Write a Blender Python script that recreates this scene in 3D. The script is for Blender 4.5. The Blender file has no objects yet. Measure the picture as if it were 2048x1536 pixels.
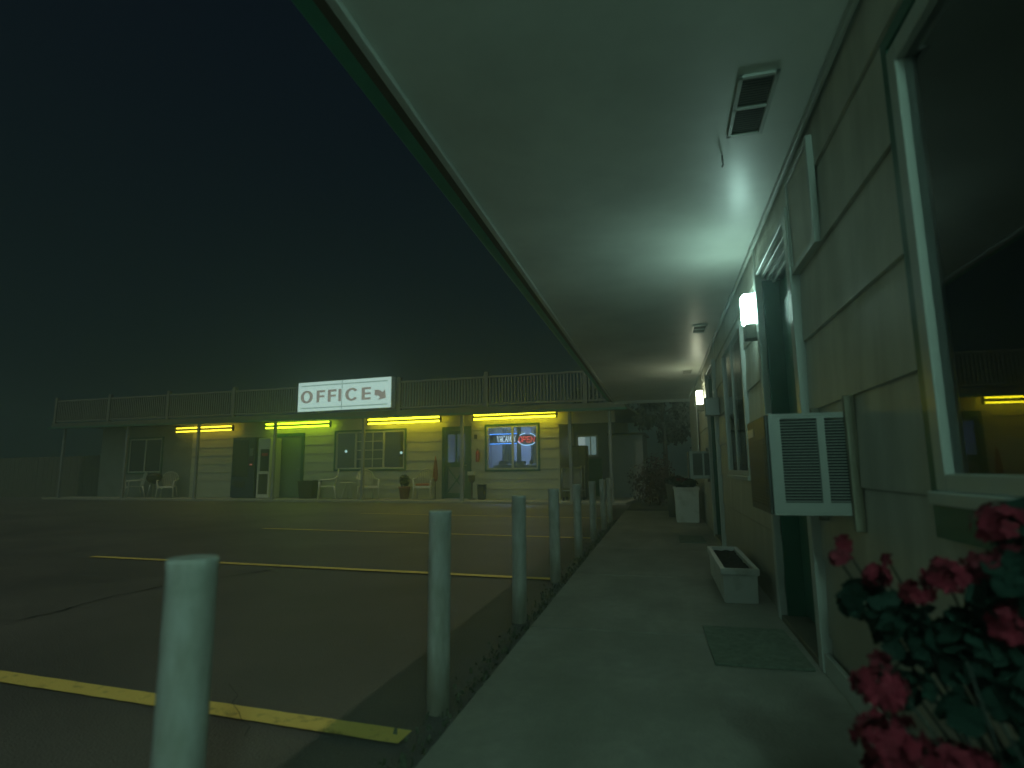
import bpy, bmesh, math, random
from mathutils import Vector, Matrix
random.seed(7)
C = bpy.context.scene.collection
SC = bpy.context.scene
R = math.radians

# ---------------------------------------------------------------- camera
cam_d = bpy.data.cameras.new('camera')
cam = bpy.data.objects.new('camera', cam_d); C.objects.link(cam)
cam_d.sensor_width = 36.0
cam_d.lens = 36.0 * 1150 / 2048
cam_d.clip_start = 0.02; cam_d.clip_end = 500
cam_d.dof.use_dof = True; cam_d.dof.focus_distance = 7.0; cam_d.dof.aperture_fstop = 2.0
f_, cx_, cy_ = 1150.0, 1024.0, 768.0
_fw = Vector((1320 - cx_, -(937 - cy_), -f_)).normalized()
_up = _fw.cross(Vector((1, 0.0108, 0))).normalized()
if _up.y < 0: _up = -_up
_rt = _fw.cross(_up)
_rot = Matrix((_rt, _fw, _up))
cam.matrix_world = Matrix.Translation((0, 0, 0.95)) @ _rot.to_4x4()
SC.camera = cam

# ---------------------------------------------------------------- world (night sky, plus a fill glow added behind the camera)
W = bpy.data.worlds.new('World'); SC.world = W; W.use_nodes = True
nt = W.node_tree; nt.nodes.clear()
wo = nt.nodes.new('ShaderNodeOutputWorld'); bg = nt.nodes.new('ShaderNodeBackground')
tc = nt.nodes.new('ShaderNodeTexCoord'); sep = nt.nodes.new('ShaderNodeSeparateXYZ')
nt.links.new(tc.outputs['Generated'], sep.inputs[0])
rz = nt.nodes.new('ShaderNodeValToRGB'); rz.color_ramp.interpolation = 'EASE'
e = rz.color_ramp.elements
e[0].position = 0.0; e[0].color = (0.0028, 0.0072, 0.0078, 1)
e[1].position = 0.75; e[1].color = (0.0012, 0.0027, 0.0068, 1)
nt.links.new(sep.outputs['Z'], rz.inputs[0])
ry = nt.nodes.new('ShaderNodeValToRGB'); e = ry.color_ramp.elements
e[0].position = 0.15; e[0].color = (0.12, 0.185, 0.155, 1)      # added fill from behind the camera, lifts the dark surfaces
e[1].position = 0.50; e[1].color = (0, 0, 0, 1)
my = nt.nodes.new('ShaderNodeMath'); my.operation = 'MULTIPLY_ADD'; my.inputs[1].default_value = 0.5; my.inputs[2].default_value = 0.5
nt.links.new(sep.outputs['Y'], my.inputs[0]); nt.links.new(my.outputs[0], ry.inputs[0])
ad = nt.nodes.new('ShaderNodeMixRGB'); ad.blend_type = 'ADD'; ad.inputs[0].default_value = 1
nt.links.new(rz.outputs[0], ad.inputs[1]); nt.links.new(ry.outputs[0], ad.inputs[2])
nt.links.new(ad.outputs[0], bg.inputs[0]); bg.inputs[1].default_value = 1.0
nt.links.new(bg.outputs[0], wo.inputs[0])

# one distant lamp high over the lot (moon / street light)
sd = bpy.data.lights.new('sun', 'SUN'); sd.energy = 0.46; sd.angle = R(0.6); sd.color = (0.88, 0.90, 0.62)
sun = bpy.data.objects.new('sun', sd); C.objects.link(sun)
sun.rotation_euler = Vector((-0.03, 0.45, -1.0)).to_track_quat('-Z', 'Y').to_euler()

SC.view_settings.view_transform = 'Standard'; SC.view_settings.look = 'None'
SC.view_settings.exposure = 0; SC.view_settings.gamma = 1
SC.render.engine = 'CYCLES'
SC.cycles.use_denoising = True
SC.cycles.max_bounces = 8; SC.cycles.diffuse_bounces = 4; SC.cycles.glossy_bounces = 4
SC.cycles.transparent_max_bounces = 12; SC.cycles.volume_bounces = 1
SC.cycles.sample_clamp_indirect = 3.0
SC.cycles.use_light_tree = True

# ---------------------------------------------------------------- helpers
def mat(name, col, rough=0.6, var=0.0, scale=6.0, bump=0.0, bscale=60.0, metal=0.0, spec=0.5, coat=0.0, col2=None, lo=0.35, hi=0.7):
    m = bpy.data.materials.new(name); m.use_nodes = True
    n = m.node_tree; b = n.nodes['Principled BSDF']
    b.inputs['Roughness'].default_value = rough; b.inputs['Metallic'].default_value = metal
    b.inputs['Specular IOR Level'].default_value = spec; b.inputs['Coat Weight'].default_value = coat
    b.inputs['Base Color'].default_value = (*col, 1)
    t = n.nodes.new('ShaderNodeTexCoord')
    if var > 0 or col2:
        ns = n.nodes.new('ShaderNodeTexNoise'); ns.inputs['Scale'].default_value = scale; ns.inputs['Detail'].default_value = 8; ns.inputs['Roughness'].default_value = 0.62
        n.links.new(t.outputs['Object'], ns.inputs['Vector'])
        r = n.nodes.new('ShaderNodeValToRGB')
        c2 = col2 if col2 else tuple(c * (1 - var) for c in col)
        r.color_ramp.elements[0].position = lo; r.color_ramp.elements[0].color = (*c2, 1)
        r.color_ramp.elements[1].position = hi; r.color_ramp.elements[1].color = (*col, 1)
        n.links.new(ns.outputs['Fac'], r.inputs[0]); n.links.new(r.outputs[0], b.inputs['Base Color'])
    if bump > 0:
        nb = n.nodes.new('ShaderNodeTexNoise'); nb.inputs['Scale'].default_value = bscale; nb.inputs['Detail'].default_value = 5
        n.links.new(t.outputs['Object'], nb.inputs['Vector'])
        bp = n.nodes.new('ShaderNodeBump'); bp.inputs['Strength'].default_value = bump; bp.inputs['Distance'].default_value = 0.01
        n.links.new(nb.outputs['Fac'], bp.inputs['Height']); n.links.new(bp.outputs[0], b.inputs['Normal'])
    return m

def emat(name, col, s):
    m = bpy.data.materials.new(name); m.use_nodes = True
    n = m.node_tree; b = n.nodes['Principled BSDF']
    b.inputs['Base Color'].default_value = (0.6, 0.6, 0.6, 1); b.inputs['Roughness'].default_value = 0.4
    b.inputs['Emission Color'].default_value = (*col, 1); b.inputs['Emission Strength'].default_value = s
    return m

def glass(name, tint=(0.75, 0.8, 0.82), rough=0.02, gl=0.16):
    m = bpy.data.materials.new(name); m.use_nodes = True
    n = m.node_tree; n.nodes.remove(n.nodes['Principled BSDF']); o = n.nodes['Material Output']
    tr = n.nodes.new('ShaderNodeBsdfTransparent'); tr.inputs[0].default_value = (*tint, 1)
    g = n.nodes.new('ShaderNodeBsdfGlossy'); g.inputs['Roughness'].default_value = rough; g.inputs[0].default_value = (1, 1, 1, 1)
    lw = n.nodes.new('ShaderNodeFresnel'); lw.inputs[0].default_value = 1.45
    ma = n.nodes.new('ShaderNodeMath'); ma.operation = 'MULTIPLY_ADD'; ma.inputs[1].default_value = 1.0; ma.inputs[2].default_value = gl * 0.25
    n.links.new(lw.outputs[0], ma.inputs[0])
    mx = n.nodes.new('ShaderNodeMixShader'); n.links.new(ma.outputs[0], mx.inputs[0]); n.links.new(tr.outputs[0], mx.inputs[1]); n.links.new(g.outputs[0], mx.inputs[2])
    n.links.new(mx.outputs[0], o.inputs[0])
    return m

def grime(m, z0, z1, col, amt, scale=(14, 14, 3)):
    """real dirt splashed up from the ground: blends towards col below height z1 (object space) with noise"""
    n = m.node_tree; b = n.nodes['Principled BSDF']; t = n.nodes.new('ShaderNodeTexCoord')
    sp = n.nodes.new('ShaderNodeSeparateXYZ'); n.links.new(t.outputs['Object'], sp.inputs[0])
    mr = n.nodes.new('ShaderNodeMapRange'); mr.inputs[1].default_value = z0; mr.inputs[2].default_value = z1; mr.inputs[3].default_value = 1; mr.inputs[4].default_value = 0
    n.links.new(sp.outputs['Z'], mr.inputs[0])
    mp = n.nodes.new('ShaderNodeMapping'); mp.inputs['Scale'].default_value = scale; n.links.new(t.outputs['Object'], mp.inputs[0])
    ns = n.nodes.new('ShaderNodeTexNoise'); ns.inputs['Scale'].default_value = 1.0; ns.inputs['Detail'].default_value = 7; n.links.new(mp.outputs[0], ns.inputs['Vector'])
    a = n.nodes.new('ShaderNodeMath'); a.operation = 'MULTIPLY_ADD'; a.inputs[1].default_value = 0.9; n.links.new(mr.outputs[0], a.inputs[0]); n.links.new(ns.outputs['Fac'], a.inputs[2])
    r2 = n.nodes.new('ShaderNodeMapRange'); r2.inputs[1].default_value = 0.52; r2.inputs[2].default_value = 1.1; r2.inputs[4].default_value = amt; n.links.new(a.outputs[0], r2.inputs[0])
    mx = n.nodes.new('ShaderNodeMixRGB'); n.links.new(r2.outputs[0], mx.inputs[0]); mx.inputs[2].default_value = (*col, 1)
    l = b.inputs['Base Color'].links
    if l: n.links.new(l[0].from_socket, mx.inputs[1])
    else: mx.inputs[1].default_value = b.inputs['Base Color'].default_value
    n.links.new(mx.outputs[0], b.inputs['Base Color'])

class MB:
    def __init__(s): s.bm = bmesh.new()
    def box(s, x0, x1, y0, y1, z0, z1, bev=0.0):
        b2 = bmesh.new()
        v = [b2.verts.new((x, y, z)) for x in (x0, x1) for y in (y0, y1) for z in (z0, z1)]
        for q in ((0, 1, 3, 2), (4, 6, 7, 5), (0, 4, 5, 1), (2, 3, 7, 6), (0, 2, 6, 4), (1, 5, 7, 3)): b2.faces.new([v[i] for i in q])
        if bev > 0: bmesh.ops.bevel(b2, geom=b2.edges[:], offset=bev, segments=2, profile=0.5, affect='EDGES')
        s.merge(b2); return s
    def merge(s, b2, M=None):
        if M is not None: bmesh.ops.transform(b2, matrix=M, verts=b2.verts)
        me = bpy.data.meshes.new('tmp'); b2.to_mesh(me); b2.free(); s.bm.from_mesh(me); bpy.data.meshes.remove(me)
    def prism(s, pts, axis, a0, a1):
        """pts: 2-D outline, extruded along axis ('x','y','z') from a0 to a1"""
        def P(p, a):
            return {'x': (a, p[0], p[1]), 'y': (p[0], a, p[1]), 'z': (p[0], p[1], a)}[axis]
        A = [s.bm.verts.new(P(p, a0)) for p in pts]; B = [s.bm.verts.new(P(p, a1)) for p in pts]
        s.bm.faces.new(A); s.bm.faces.new(B[::-1]); n = len(pts)
        for i in range(n): s.bm.faces.new((A[i], B[i], B[(i + 1) % n], A[(i + 1) % n]))
        return s
    def tube(s, pts, r, n=10, caps=True):
        pts = [Vector(p) for p in pts]; rings = []
        rr = r if isinstance(r, (list, tuple)) else [r] * len(pts)
        for i, p in enumerate(pts):
            d = (pts[min(i + 1, len(pts) - 1)] - pts[max(i - 1, 0)]).normalized()
            u = d.cross(Vector((0, 0, 1)) if abs(d.z) < 0.9 else Vector((1, 0, 0))).normalized(); w = d.cross(u)
            rings.append([s.bm.verts.new(p + (u * math.cos(2 * math.pi * k / n) + w * math.sin(2 * math.pi * k / n)) * rr[i]) for k in range(n)])
        for a, b in zip(rings, rings[1:]):
            for k in range(n):
                fc = s.bm.faces.new((a[k], a[(k + 1) % n], b[(k + 1) % n], b[k])); fc.smooth = True
        if caps: s.bm.faces.new(rings[0][::-1]); s.bm.faces.new(rings[-1])
        return s
    def lathe(s, prof, c=(0, 0, 0), n=24):
        rings = []
        for r, z in prof: rings.append([s.bm.verts.new((c[0] + r * math.cos(2 * math.pi * k / n), c[1] + r * math.sin(2 * math.pi * k / n), c[2] + z)) for k in range(n)])
        for a, b in zip(rings, rings[1:]):
            for k in range(n):
                fc = s.bm.faces.new((a[k], a[(k + 1) % n], b[(k + 1) % n], b[k])); fc.smooth = True
        s.bm.faces.new(rings[0][::-1]); s.bm.faces.new(rings[-1]); return s
    def quad(s, a, b, c, d):
        s.bm.faces.new([s.bm.verts.new(p) for p in (a, b, c, d)]); return s
    def build(s, name, m, parent=None, loc=(0, 0, 0), rot=0, fix=True, **kw):
        if fix: bmesh.ops.recalc_face_normals(s.bm, faces=s.bm.faces[:])
        me = bpy.data.meshes.new(name); s.bm.to_mesh(me); s.bm.free()
        me.materials.append(m)
        o = bpy.data.objects.new(name, me); C.objects.link(o); o.location = loc; o.rotation_euler = (0, 0, rot)
        if parent is not None: o.parent = parent
        for k, v in kw.items(): o[k] = v
        return o

def thing(name, label, cat, loc=(0, 0, 0), rot=0, group=None):
    o = bpy.data.objects.new(name, None); C.objects.link(o); o.location = loc; o.rotation_euler = (0, 0, rot)
    o.empty_display_size = 0.2
    o['label'] = label; o['category'] = cat
    if group: o['group'] = group
    return o
def dup(root, loc, label, rot=None):
    r = root.copy(); C.objects.link(r); r.location = loc; r['label'] = label
    if rot is not None: r.rotation_euler = (0, 0, rot)
    for ch in list(root.children):
        c = ch.copy(); C.objects.link(c); c.parent = r
        for g in ch.children:
            d = g.copy(); C.objects.link(d); d.parent = c
    return r
def subtract(a0, a1, cuts):
    segs = [(a0, a1)]
    for c0, c1 in cuts:
        out = []
        for s0, s1 in segs:
            if c1 <= s0 or c0 >= s1: out.append((s0, s1)); continue
            if c0 > s0: out.append((s0, c0))
            if c1 < s1: out.append((c1, s1))
        segs = out
    return [q for q in segs if q[1] - q[0] > 1e-4]

# ---------------------------------------------------------------- materials
M = {}
M['asphalt'] = mat('asphalt', (0.120, 0.114, 0.100), 0.55, 0.5, 1.1, 1.0, 110, lo=0.34, hi=0.66)
grime(M['asphalt'], -1, 1, (0.26, 0.24, 0.21), 0.5, (75, 75, 75))
grime(M['asphalt'], -1, 1, (0.045, 0.045, 0.045), 0.7, (0.8, 0.8, 0.8))
M['concrete'] = mat('concrete', (0.55, 0.53, 0.46), 0.72, 0.42, 1.7, 0.5, 60, lo=0.32, hi=0.62)
grime(M['concrete'], -1, 1, (0.17, 0.17, 0.13), 0.75, (3.2, 1.1, 1))
grime(M['concrete'], -1, 1, (0.20, 0.20, 0.16), 0.5, (17, 15, 1))
M['paint_y'] = mat('yellow_road_paint', (0.68, 0.52, 0.13), 0.6, 0.35, 14, 0.5, 90, col2=(0.30, 0.23, 0.06), lo=0.30, hi=0.45)
M['litter'] = mat('litter', (0.13, 0.15, 0.09), 0.9, 0.6, 40)
M['dirt'] = mat('dirt', (0.05, 0.055, 0.035), 0.9, 0.5, 12, 0.8, 60)
M['cream'] = mat('cream_siding', (0.72, 0.70, 0.60), 0.48, 0.18, 3.0, 0.12, 30)
M['grey_wall'] = mat('grey_stucco', (0.33, 0.33, 0.28), 0.75, 0.25, 2.5, 0.4, 40)
M['board'] = mat('weathered_board', (0.30, 0.28, 0.20), 0.7, 0.3, 8, 0.2, 30)
M['office_cream'] = mat('office_siding', (0.68, 0.63, 0.48), 0.5, 0.15, 2.0, 0.1, 30)
M['soffit'] = mat('soffit_paint', (0.78, 0.82, 0.75), 0.50, 0.22, 1.2, 0.04, 5, spec=0.8, coat=0.20)
M['soffit'].node_tree.nodes['Principled BSDF'].inputs['Coat Roughness'].default_value = 0.27
M['trim'] = mat('pale_trim', (0.52, 0.55, 0.50), 0.32, 0.12, 5, 0.08, 30)
M['gutter'] = mat('gutter_green_paint', (0.08, 0.46, 0.31), 0.4, 0.2, 4)
M['green'] = mat('dark_green_paint', (0.035, 0.15, 0.095), 0.35, 0.25, 4, 0.08, 30)
M['door_green'] = mat('door_green_paint', (0.22, 0.30, 0.23), 0.4, 0.2, 2, 0.08, 30)
M['white'] = mat('white_paint', (0.62, 0.64, 0.60), 0.42, 0.18, 7, 0.1, 40, col2=(0.42, 0.44, 0.38), lo=0.28, hi=0.5)
M['rail'] = mat('railing_paint', (0.20, 0.19, 0.15), 0.6, 0.25, 6)
M['fascia'] = mat('fascia_paint', (0.15, 0.14, 0.10), 0.6, 0.25, 3)
M['roofing'] = mat('roofing', (0.04, 0.04, 0.04), 0.9, 0.3, 8, 0.4, 40)
M['ac'] = mat('beige_metal', (0.38, 0.40, 0.36), 0.38, 0.12, 6, 0.05, 50)
M['ac_dark'] = mat('brown_grille', (0.05, 0.048, 0.04), 0.4, 0.2, 8)
M['black'] = mat('black_plastic', (0.02, 0.02, 0.022), 0.45)
M['void'] = mat('dark_interior', (0.012, 0.013, 0.015), 0.9)
M['metal'] = mat('grey_metal', (0.45, 0.46, 0.45), 0.3, metal=0.9)
M['rubber'] = mat('mat_turf', (0.24, 0.29, 0.22), 0.95, 0.4, 30, 0.9, 240)
M['soil'] = mat('soil', (0.025, 0.02, 0.016), 0.95, 0.5, 20, 1.0, 70)
M['terracotta'] = mat('terracotta', (0.26, 0.09, 0.05), 0.7, 0.25, 8)
M['fence'] = mat('fence_wood', (0.15, 0.145, 0.11), 0.7, 0.35, 4)
M['pale_wall'] = mat('pale_wall', (0.27, 0.28, 0.27), 0.6, 0.2, 2)
M['leaf'] = mat('geranium_leaf', (0.012, 0.036, 0.026), 0.7, 0.4, 18, spec=0.15)
M['leaf_dark'] = mat('dark_leaf', (0.012, 0.022, 0.014), 0.6, 0.4, 9)
M['leaf_red'] = mat('red_brown_leaf', (0.055, 0.012, 0.010), 0.6, 0.4, 9)
M['bark'] = mat('bark', (0.06, 0.05, 0.04), 0.8, 0.3, 9)
M['petal'] = mat('red_petal', (0.185, 0.004, 0.022), 0.85, 0.3, 25)
M['petal_dark'] = mat('deep_red_petal', (0.14, 0.004, 0.018), 0.85, 0.3, 25)
M['chair'] = mat('white_plastic', (0.62, 0.60, 0.50), 0.35)
M['orange'] = mat('orange_cloth', (0.45, 0.13, 0.05), 0.8, 0.2, 12)
M['red'] = mat('red_paint', (0.55, 0.02, 0.03), 0.35)
M['curtain'] = mat('curtain', (0.34, 0.38, 0.42), 0.85, 0.2, 3)
M['roomwall'] = mat('room_wall', (0.30, 0.33, 0.38), 0.8, 0.15, 2)
M['blue_dark'] = mat('vending_blue', (0.02, 0.04, 0.09), 0.3, 0.3, 2)
M['post'] = mat('bollard_paint', (0.56, 0.57, 0.54), 0.42, 0.18, 9, 0.15, 30, col2=(0.40, 0.42, 0.37), lo=0.30, hi=0.52)
grime(M['post'], 0.0, 0.26, (0.10, 0.09, 0.07), 0.95)
grime(M['post'], -1, 1.3, (0.28, 0.26, 0.20), 0.8, (34, 34, 9))
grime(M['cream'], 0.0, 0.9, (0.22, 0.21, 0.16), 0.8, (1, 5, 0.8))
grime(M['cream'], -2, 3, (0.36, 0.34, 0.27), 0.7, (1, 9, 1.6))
M['glass'] = glass('window_glass')
M['darkglass'] = mat('dark_glass', (0.012, 0.016, 0.018), 0.04, spec=0.6)
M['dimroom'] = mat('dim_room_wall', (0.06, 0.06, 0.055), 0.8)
M['pane_glint'] = emat('pane_reflection_glow', (0.55, 0.85, 0.8), 1.6)  # emissive stand-in for lights reflected in the window
M['lamp'] = emat('lamp_diffuser', (0.60, 1.0, 0.88), 31.0)
M['lamp_near'] = emat('lamp_diffuser_green', (0.50, 1.0, 0.83), 265.0)
M['lamp_far'] = emat('lamp_diffuser_warm', (0.90, 0.95, 0.66), 20.0)
M['tube_y'] = emat('yellow_tube', (0.80, 0.72, 0.015), 11.5)
M['tube_dim'] = emat('dim_yellow_tube', (0.85, 0.66, 0.03), 4.5)
M['tube_g'] = emat('yellow_green_tube', (0.48, 0.80, 0.012), 9.5)
M['sign_face'] = emat('sign_acrylic', (0.44, 0.66, 0.60), 0.90)
M['sign_letter'] = emat('sign_letter_acrylic', (0.19, 0.16, 0.14), 0.75)
M['sign_line'] = emat('sign_line_acrylic', (0.20, 0.33, 0.29), 0.75)
M['neon_blue'] = emat('neon_blue', (0.06, 0.30, 0.95), 3.2)
M['neon_white'] = emat('neon_white', (0.70, 0.85, 0.95), 2.0)
M['neon_red'] = emat('neon_red', (0.95, 0.06, 0.06), 2.2)
M['room_light'] = emat('room_ceiling_light', (0.42, 0.56, 0.95), 19.0)

# ---------------------------------------------------------------- ground
def sheet(name, x0, x1, y0, y1, z, m, **kw):
    b = MB(); b.quad((x0, y0, z), (x1, y0, z), (x1, y1, z), (x0, y1, z)); return b.build(name, m, kind='structure', fix=False, **kw)
sheet('ground', -60, 40, -18, 80, -0.03, M['dirt'])
b = MB()                                                      # worn asphalt with a faint camber
nx, ny = 60, 60
gv = [[b.bm.verts.new((-40 + (39.2) * i / nx, -14 + 44 * j / ny, 0.004 * math.sin(i * 0.9) * math.sin(j * 0.7))) for j in range(ny + 1)] for i in range(nx + 1)]
for i in range(nx):
    for j in range(ny): b.bm.faces.new((gv[i][j], gv[i + 1][j], gv[i + 1][j + 1], gv[i][j + 1]))
b.build('parking_lot', M['asphalt'], kind='structure', fix=False)
b = MB()                                                      # concrete walk: slabs with open joints
ys = [-6, -3.2, -0.2, 1.75, 3.55, 5.35, 7.15, 8.95, 10.75, 13.5]
for a0, a1 in zip(ys, ys[1:]): b.box(-0.80, 0.80, a0 + 0.010, a1 - 0.010, -0.02, 0.02, 0.007)
b.build('walkway', M['concrete'], kind='structure')
def line(p0, p1, w, wob=0.0022):
    p0 = Vector(p0); p1 = Vector(p1); d = (p1 - p0).normalized(); n_ = Vector((-d.y, d.x)); N = 60; b = MB()
    top = []; bot = []
    for i in range(N + 1):
        p = p0.lerp(p1, i / N); fray = 0.0
        top.append(b.bm.verts.new((*(p + n_ * (w / 2 + random.uniform(-wob, wob))), 0.0085)))
        bot.append(b.bm.verts.new((*(p - n_ * (w / 2 + random.uniform(-wob, wob))), 0.0085)))
    for i in range(N): b.bm.faces.new((bot[i], bot[i + 1], top[i + 1], top[i]))
    return b.build('parking_line', M['paint_y'], kind='structure')
line((-5.6, 2.40), (-0.93, 2.06), 0.105)
line((-6.45, 5.50), (-0.90, 5.13), 0.095)
line((-6.65, 8.75), (-0.95, 8.20), 0.095)
line((-6.70, 12.2), (-1.05, 11.5), 0.095)
CRK = [Vector(p) for p in ((-1.93, 2.36), (-1.79, 2.25), (-1.76, 2.18), (-1.66, 2.10), (-1.60, 2.04), (-1.53, 2.0), (-1.50, 1.93))]
b = MB()                                                      # crack in the asphalt
pt = [(-5.6, 2.5), (-4.9, 2.85), (-4.45, 2.95), (-4.13, 3.05), (-4.15, 3.4), (-4.2, 3.8), (-4.13, 4.3), (-3.9, 4.7), (-3.75, 5.2)]
pp = []
for q0, q1 in zip(pt, pt[1:]):
    for k in range(6): pp.append(Vector(q0).lerp(Vector(q1), k / 6) + Vector((random.uniform(-.02, .02), random.uniform(-.02, .02))))
for a, c in zip(pp, pp[1:]):
    w = random.uniform(0.004, 0.011); b.quad((a.x - w, a.y, 0.0075), (a.x + w, a.y, 0.0075), (c.x + w, c.y, 0.0075), (c.x - w, c.y, 0.0075))
pp = CRK
for a, c in zip(pp, pp[1:]): b.quad((a.x - .0015, a.y, 0.0125), (a.x + .0015, a.y, 0.0125), (c.x + .0015, c.y, 0.0125), (c.x - .0015, c.y, 0.0125))
b.build('asphalt_crack', M['void'], kind='structure')
b = MB()                                                      # leaf litter and weeds along the slab edge
for i in range(1500):
    y = random.uniform(0.3, 11); x = -0.82 - abs(random.gauss(0, 0.055)) + random.uniform(-.01, .02)
    s_ = random.uniform(0.003, 0.010); h = random.uniform(0.004, 0.03); a = random.uniform(0, 6.28)
    ca, sa = math.cos(a) * s_, math.sin(a) * s_
    b.quad((x - ca, y - sa, 0.006), (x + ca, y + sa, 0.006), (x + ca + sa, y + sa - ca, h), (x - ca * .4 + sa, y - sa * .4 - ca, h + .004))
b.build('leaf_litter', M['litter'], fix=False, kind='stuff')

# ---------------------------------------------------------------- bollards
BY = [0.98, 2.31, 3.70, 5.03, 6.46, 7.95, 9.38, 10.70]
bl = ['nearest white pipe bollard, cut off by the bottom of the photo', 'second nearest white pipe bollard, beside the nearest yellow line',
      'third white pipe bollard from the camera along the walkway edge', 'fourth white pipe bollard, at the end of the second yellow line',
      'fifth white pipe bollard from the camera along the walkway edge', 'sixth white pipe bollard, third from the far end of the row',
      'seventh white pipe bollard, next to the farthest one', 'farthest white pipe bollard, standing at the far end of the row']
bd = None
for i, y in enumerate(BY):
    if bd is None:
        b = MB(); b.lathe([(0.046, -0.05), (0.046, 0.765), (0.0475, 0.768), (0.0475, 0.782), (0.044, 0.786), (0.012, 0.787)], n=40)
        bd = b.build('bollard', M['post']); o = bd
        mo = bd.modifiers.new('e', 'EDGE_SPLIT'); mo.split_angle = R(40)
    else:
        o = bd.copy(); C.objects.link(o)
    o.location = (-0.905 + random.uniform(-.006, .006), y, 0.0); o.rotation_euler = (R(random.uniform(-.5, .5)), R(random.uniform(-.4, .4)), random.uniform(0, 6))
    o['label'] = bl[i]; o['category'] = 'bollard'; o['group'] = 'white bollards along the walkway edge'
bd.rotation_euler = (0, R(0.15), 0); bd.location.x = -0.902

# ---------------------------------------------------------------- motel room wing on the right
WX = 0.73
wing = thing('motel_wing', 'long cream clapboard motel room wing with deep glossy soffit over the walkway', 'building', (0, 0, 0))
OPEN = [(0.35, 1.735, 0.885, 2.13), (3.12, 4.02, 0.0, 2.24), (4.98, 6.45, 0.88, 2.17), (7.50, 8.52, 0.0, 2.26), (-2.6, -1.6, 0.0, 2.26)]
GAP = 0.009
def lap(b, u0, u1, z0, z1, base, ex, holes, face, lip=0.016):
    """lap boards; face(u, depth, z) -> xyz; depth is positive outwards"""
    k = 0; z = base
    while z > z0: z -= ex
    while z < z1:
        a, c = max(z, z0), min(z + ex, z1)
        if c - a > 0.004:
            zs = [a] + sorted({q for h in holes for q in (h[2], h[3]) if a < q < c}) + [c]
            for s0, s1 in zip(zs, zs[1:]):
                mid = (s0 + s1) / 2; cuts = [(h[0], h[1]) for h in holes if h[2] < mid < h[3]]
                for q0, q1 in subtract(u0, u1, cuts):
                    s0g = s0 + (GAP if s0 <= z + 1e-6 else 0); d0 = lip * (1 - (s0 - z) / ex) + 0.004; d1 = lip * (1 - (s1 - z) / ex) + 0.004
                    P = [face(q0, 0, s0g), face(q0, d0, s0g), face(q0, d1, s1), face(q0, 0, s1)]; Q = [face(q1, 0, s0g), face(q1, d0, s0g), face(q1, d1, s1), face(q1, 0, s1)]
                    A = [b.bm.verts.new(p) for p in P]; B = [b.bm.verts.new(p) for p in Q]
                    b.bm.faces.new(A); b.bm.faces.new(B[::-1])
                    for i in range(4): b.bm.faces.new((A[i], B[i], B[(i + 1) % 4], A[(i + 1) % 4]))
        z += ex
b = MB(); lap(b, -6, 13.4, 0.0, 2.5, 1.208, 0.345, OPEN, lambda u, d, z: (WX - d, u, z), lip=0.012)
# backing sheathing with the same openings, and end wall
for (h0, h1) in zip([-6] + [q for h in sorted(OPEN) for q in (h[0], h[1])], [q for h in sorted(OPEN) for q in (h[0], h[1])] + [13.4]):
    mid = (h0 + h1) / 2; hs = [h for h in OPEN if h[0] < mid < h[1]]
    if not hs: b.box(WX + 0.001, WX + 0.10, h0, h1, 0, 2.5)
    else:
        if hs[0][2] > 0: b.box(WX + 0.001, WX + 0.10, h0, h1, 0, hs[0][2])
        b.box(WX + 0.001, WX + 0.10, h0, h1, hs[0][3], 2.5)
b.box(WX + 0.1, 6, 13.3, 13.4, 0, 2.6); b.box(WX + 0.1, 6, -6, -5.9, 0, 2.6); b.box(5.9, 6, -5.9, 13.3, 0, 2.6)
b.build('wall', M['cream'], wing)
b = MB(); b.box(-0.955, 6.0, -6, 13.45, 2.5, 2.53)
rf = b.build('soffit', M['soffit'], wing)
b = MB(); b.box(-1.17, 6.05, -6, 13.6, 2.68, 2.74); b.build('roof', M['roofing'], wing)
b = MB(); b.box(-0.992, -0.957, -6, 13.5, 2.478, 2.56, 0.003); b.box(-0.957, 0.74, 13.452, 13.49, 2.44, 2.62, 0.003)
b.build('soffit_edge_strip', M['trim'], wing)
b = MB(); b.box(-1.060, -0.994, -6, 13.55, 2.522, 2.675); b.build('fascia', M['fascia'], wing)
b = MB()
b.prism([(-1.158, 2.665), (-1.158, 2.56), (-1.145, 2.548), (-1.075, 2.548), (-1.063, 2.558), (-1.063, 2.665), (-1.072, 2.665), (-1.072, 2.562), (-1.148, 2.562), (-1.148, 2.665)], 'y', -6, 13.58)
b.build('gutter', M['gutter'], wing)
b = MB(); b.box(0.688, 0.708, -6, 13.4, 2.465, 2.497, 0.004); b.build('crown_moulding', M['trim'], wing)
b = MB(); b.box(0.685, 0.709, -6, 3.04, 0.02, 0.11, 0.004); b.build('baseboard', M['trim'], wing)

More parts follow.
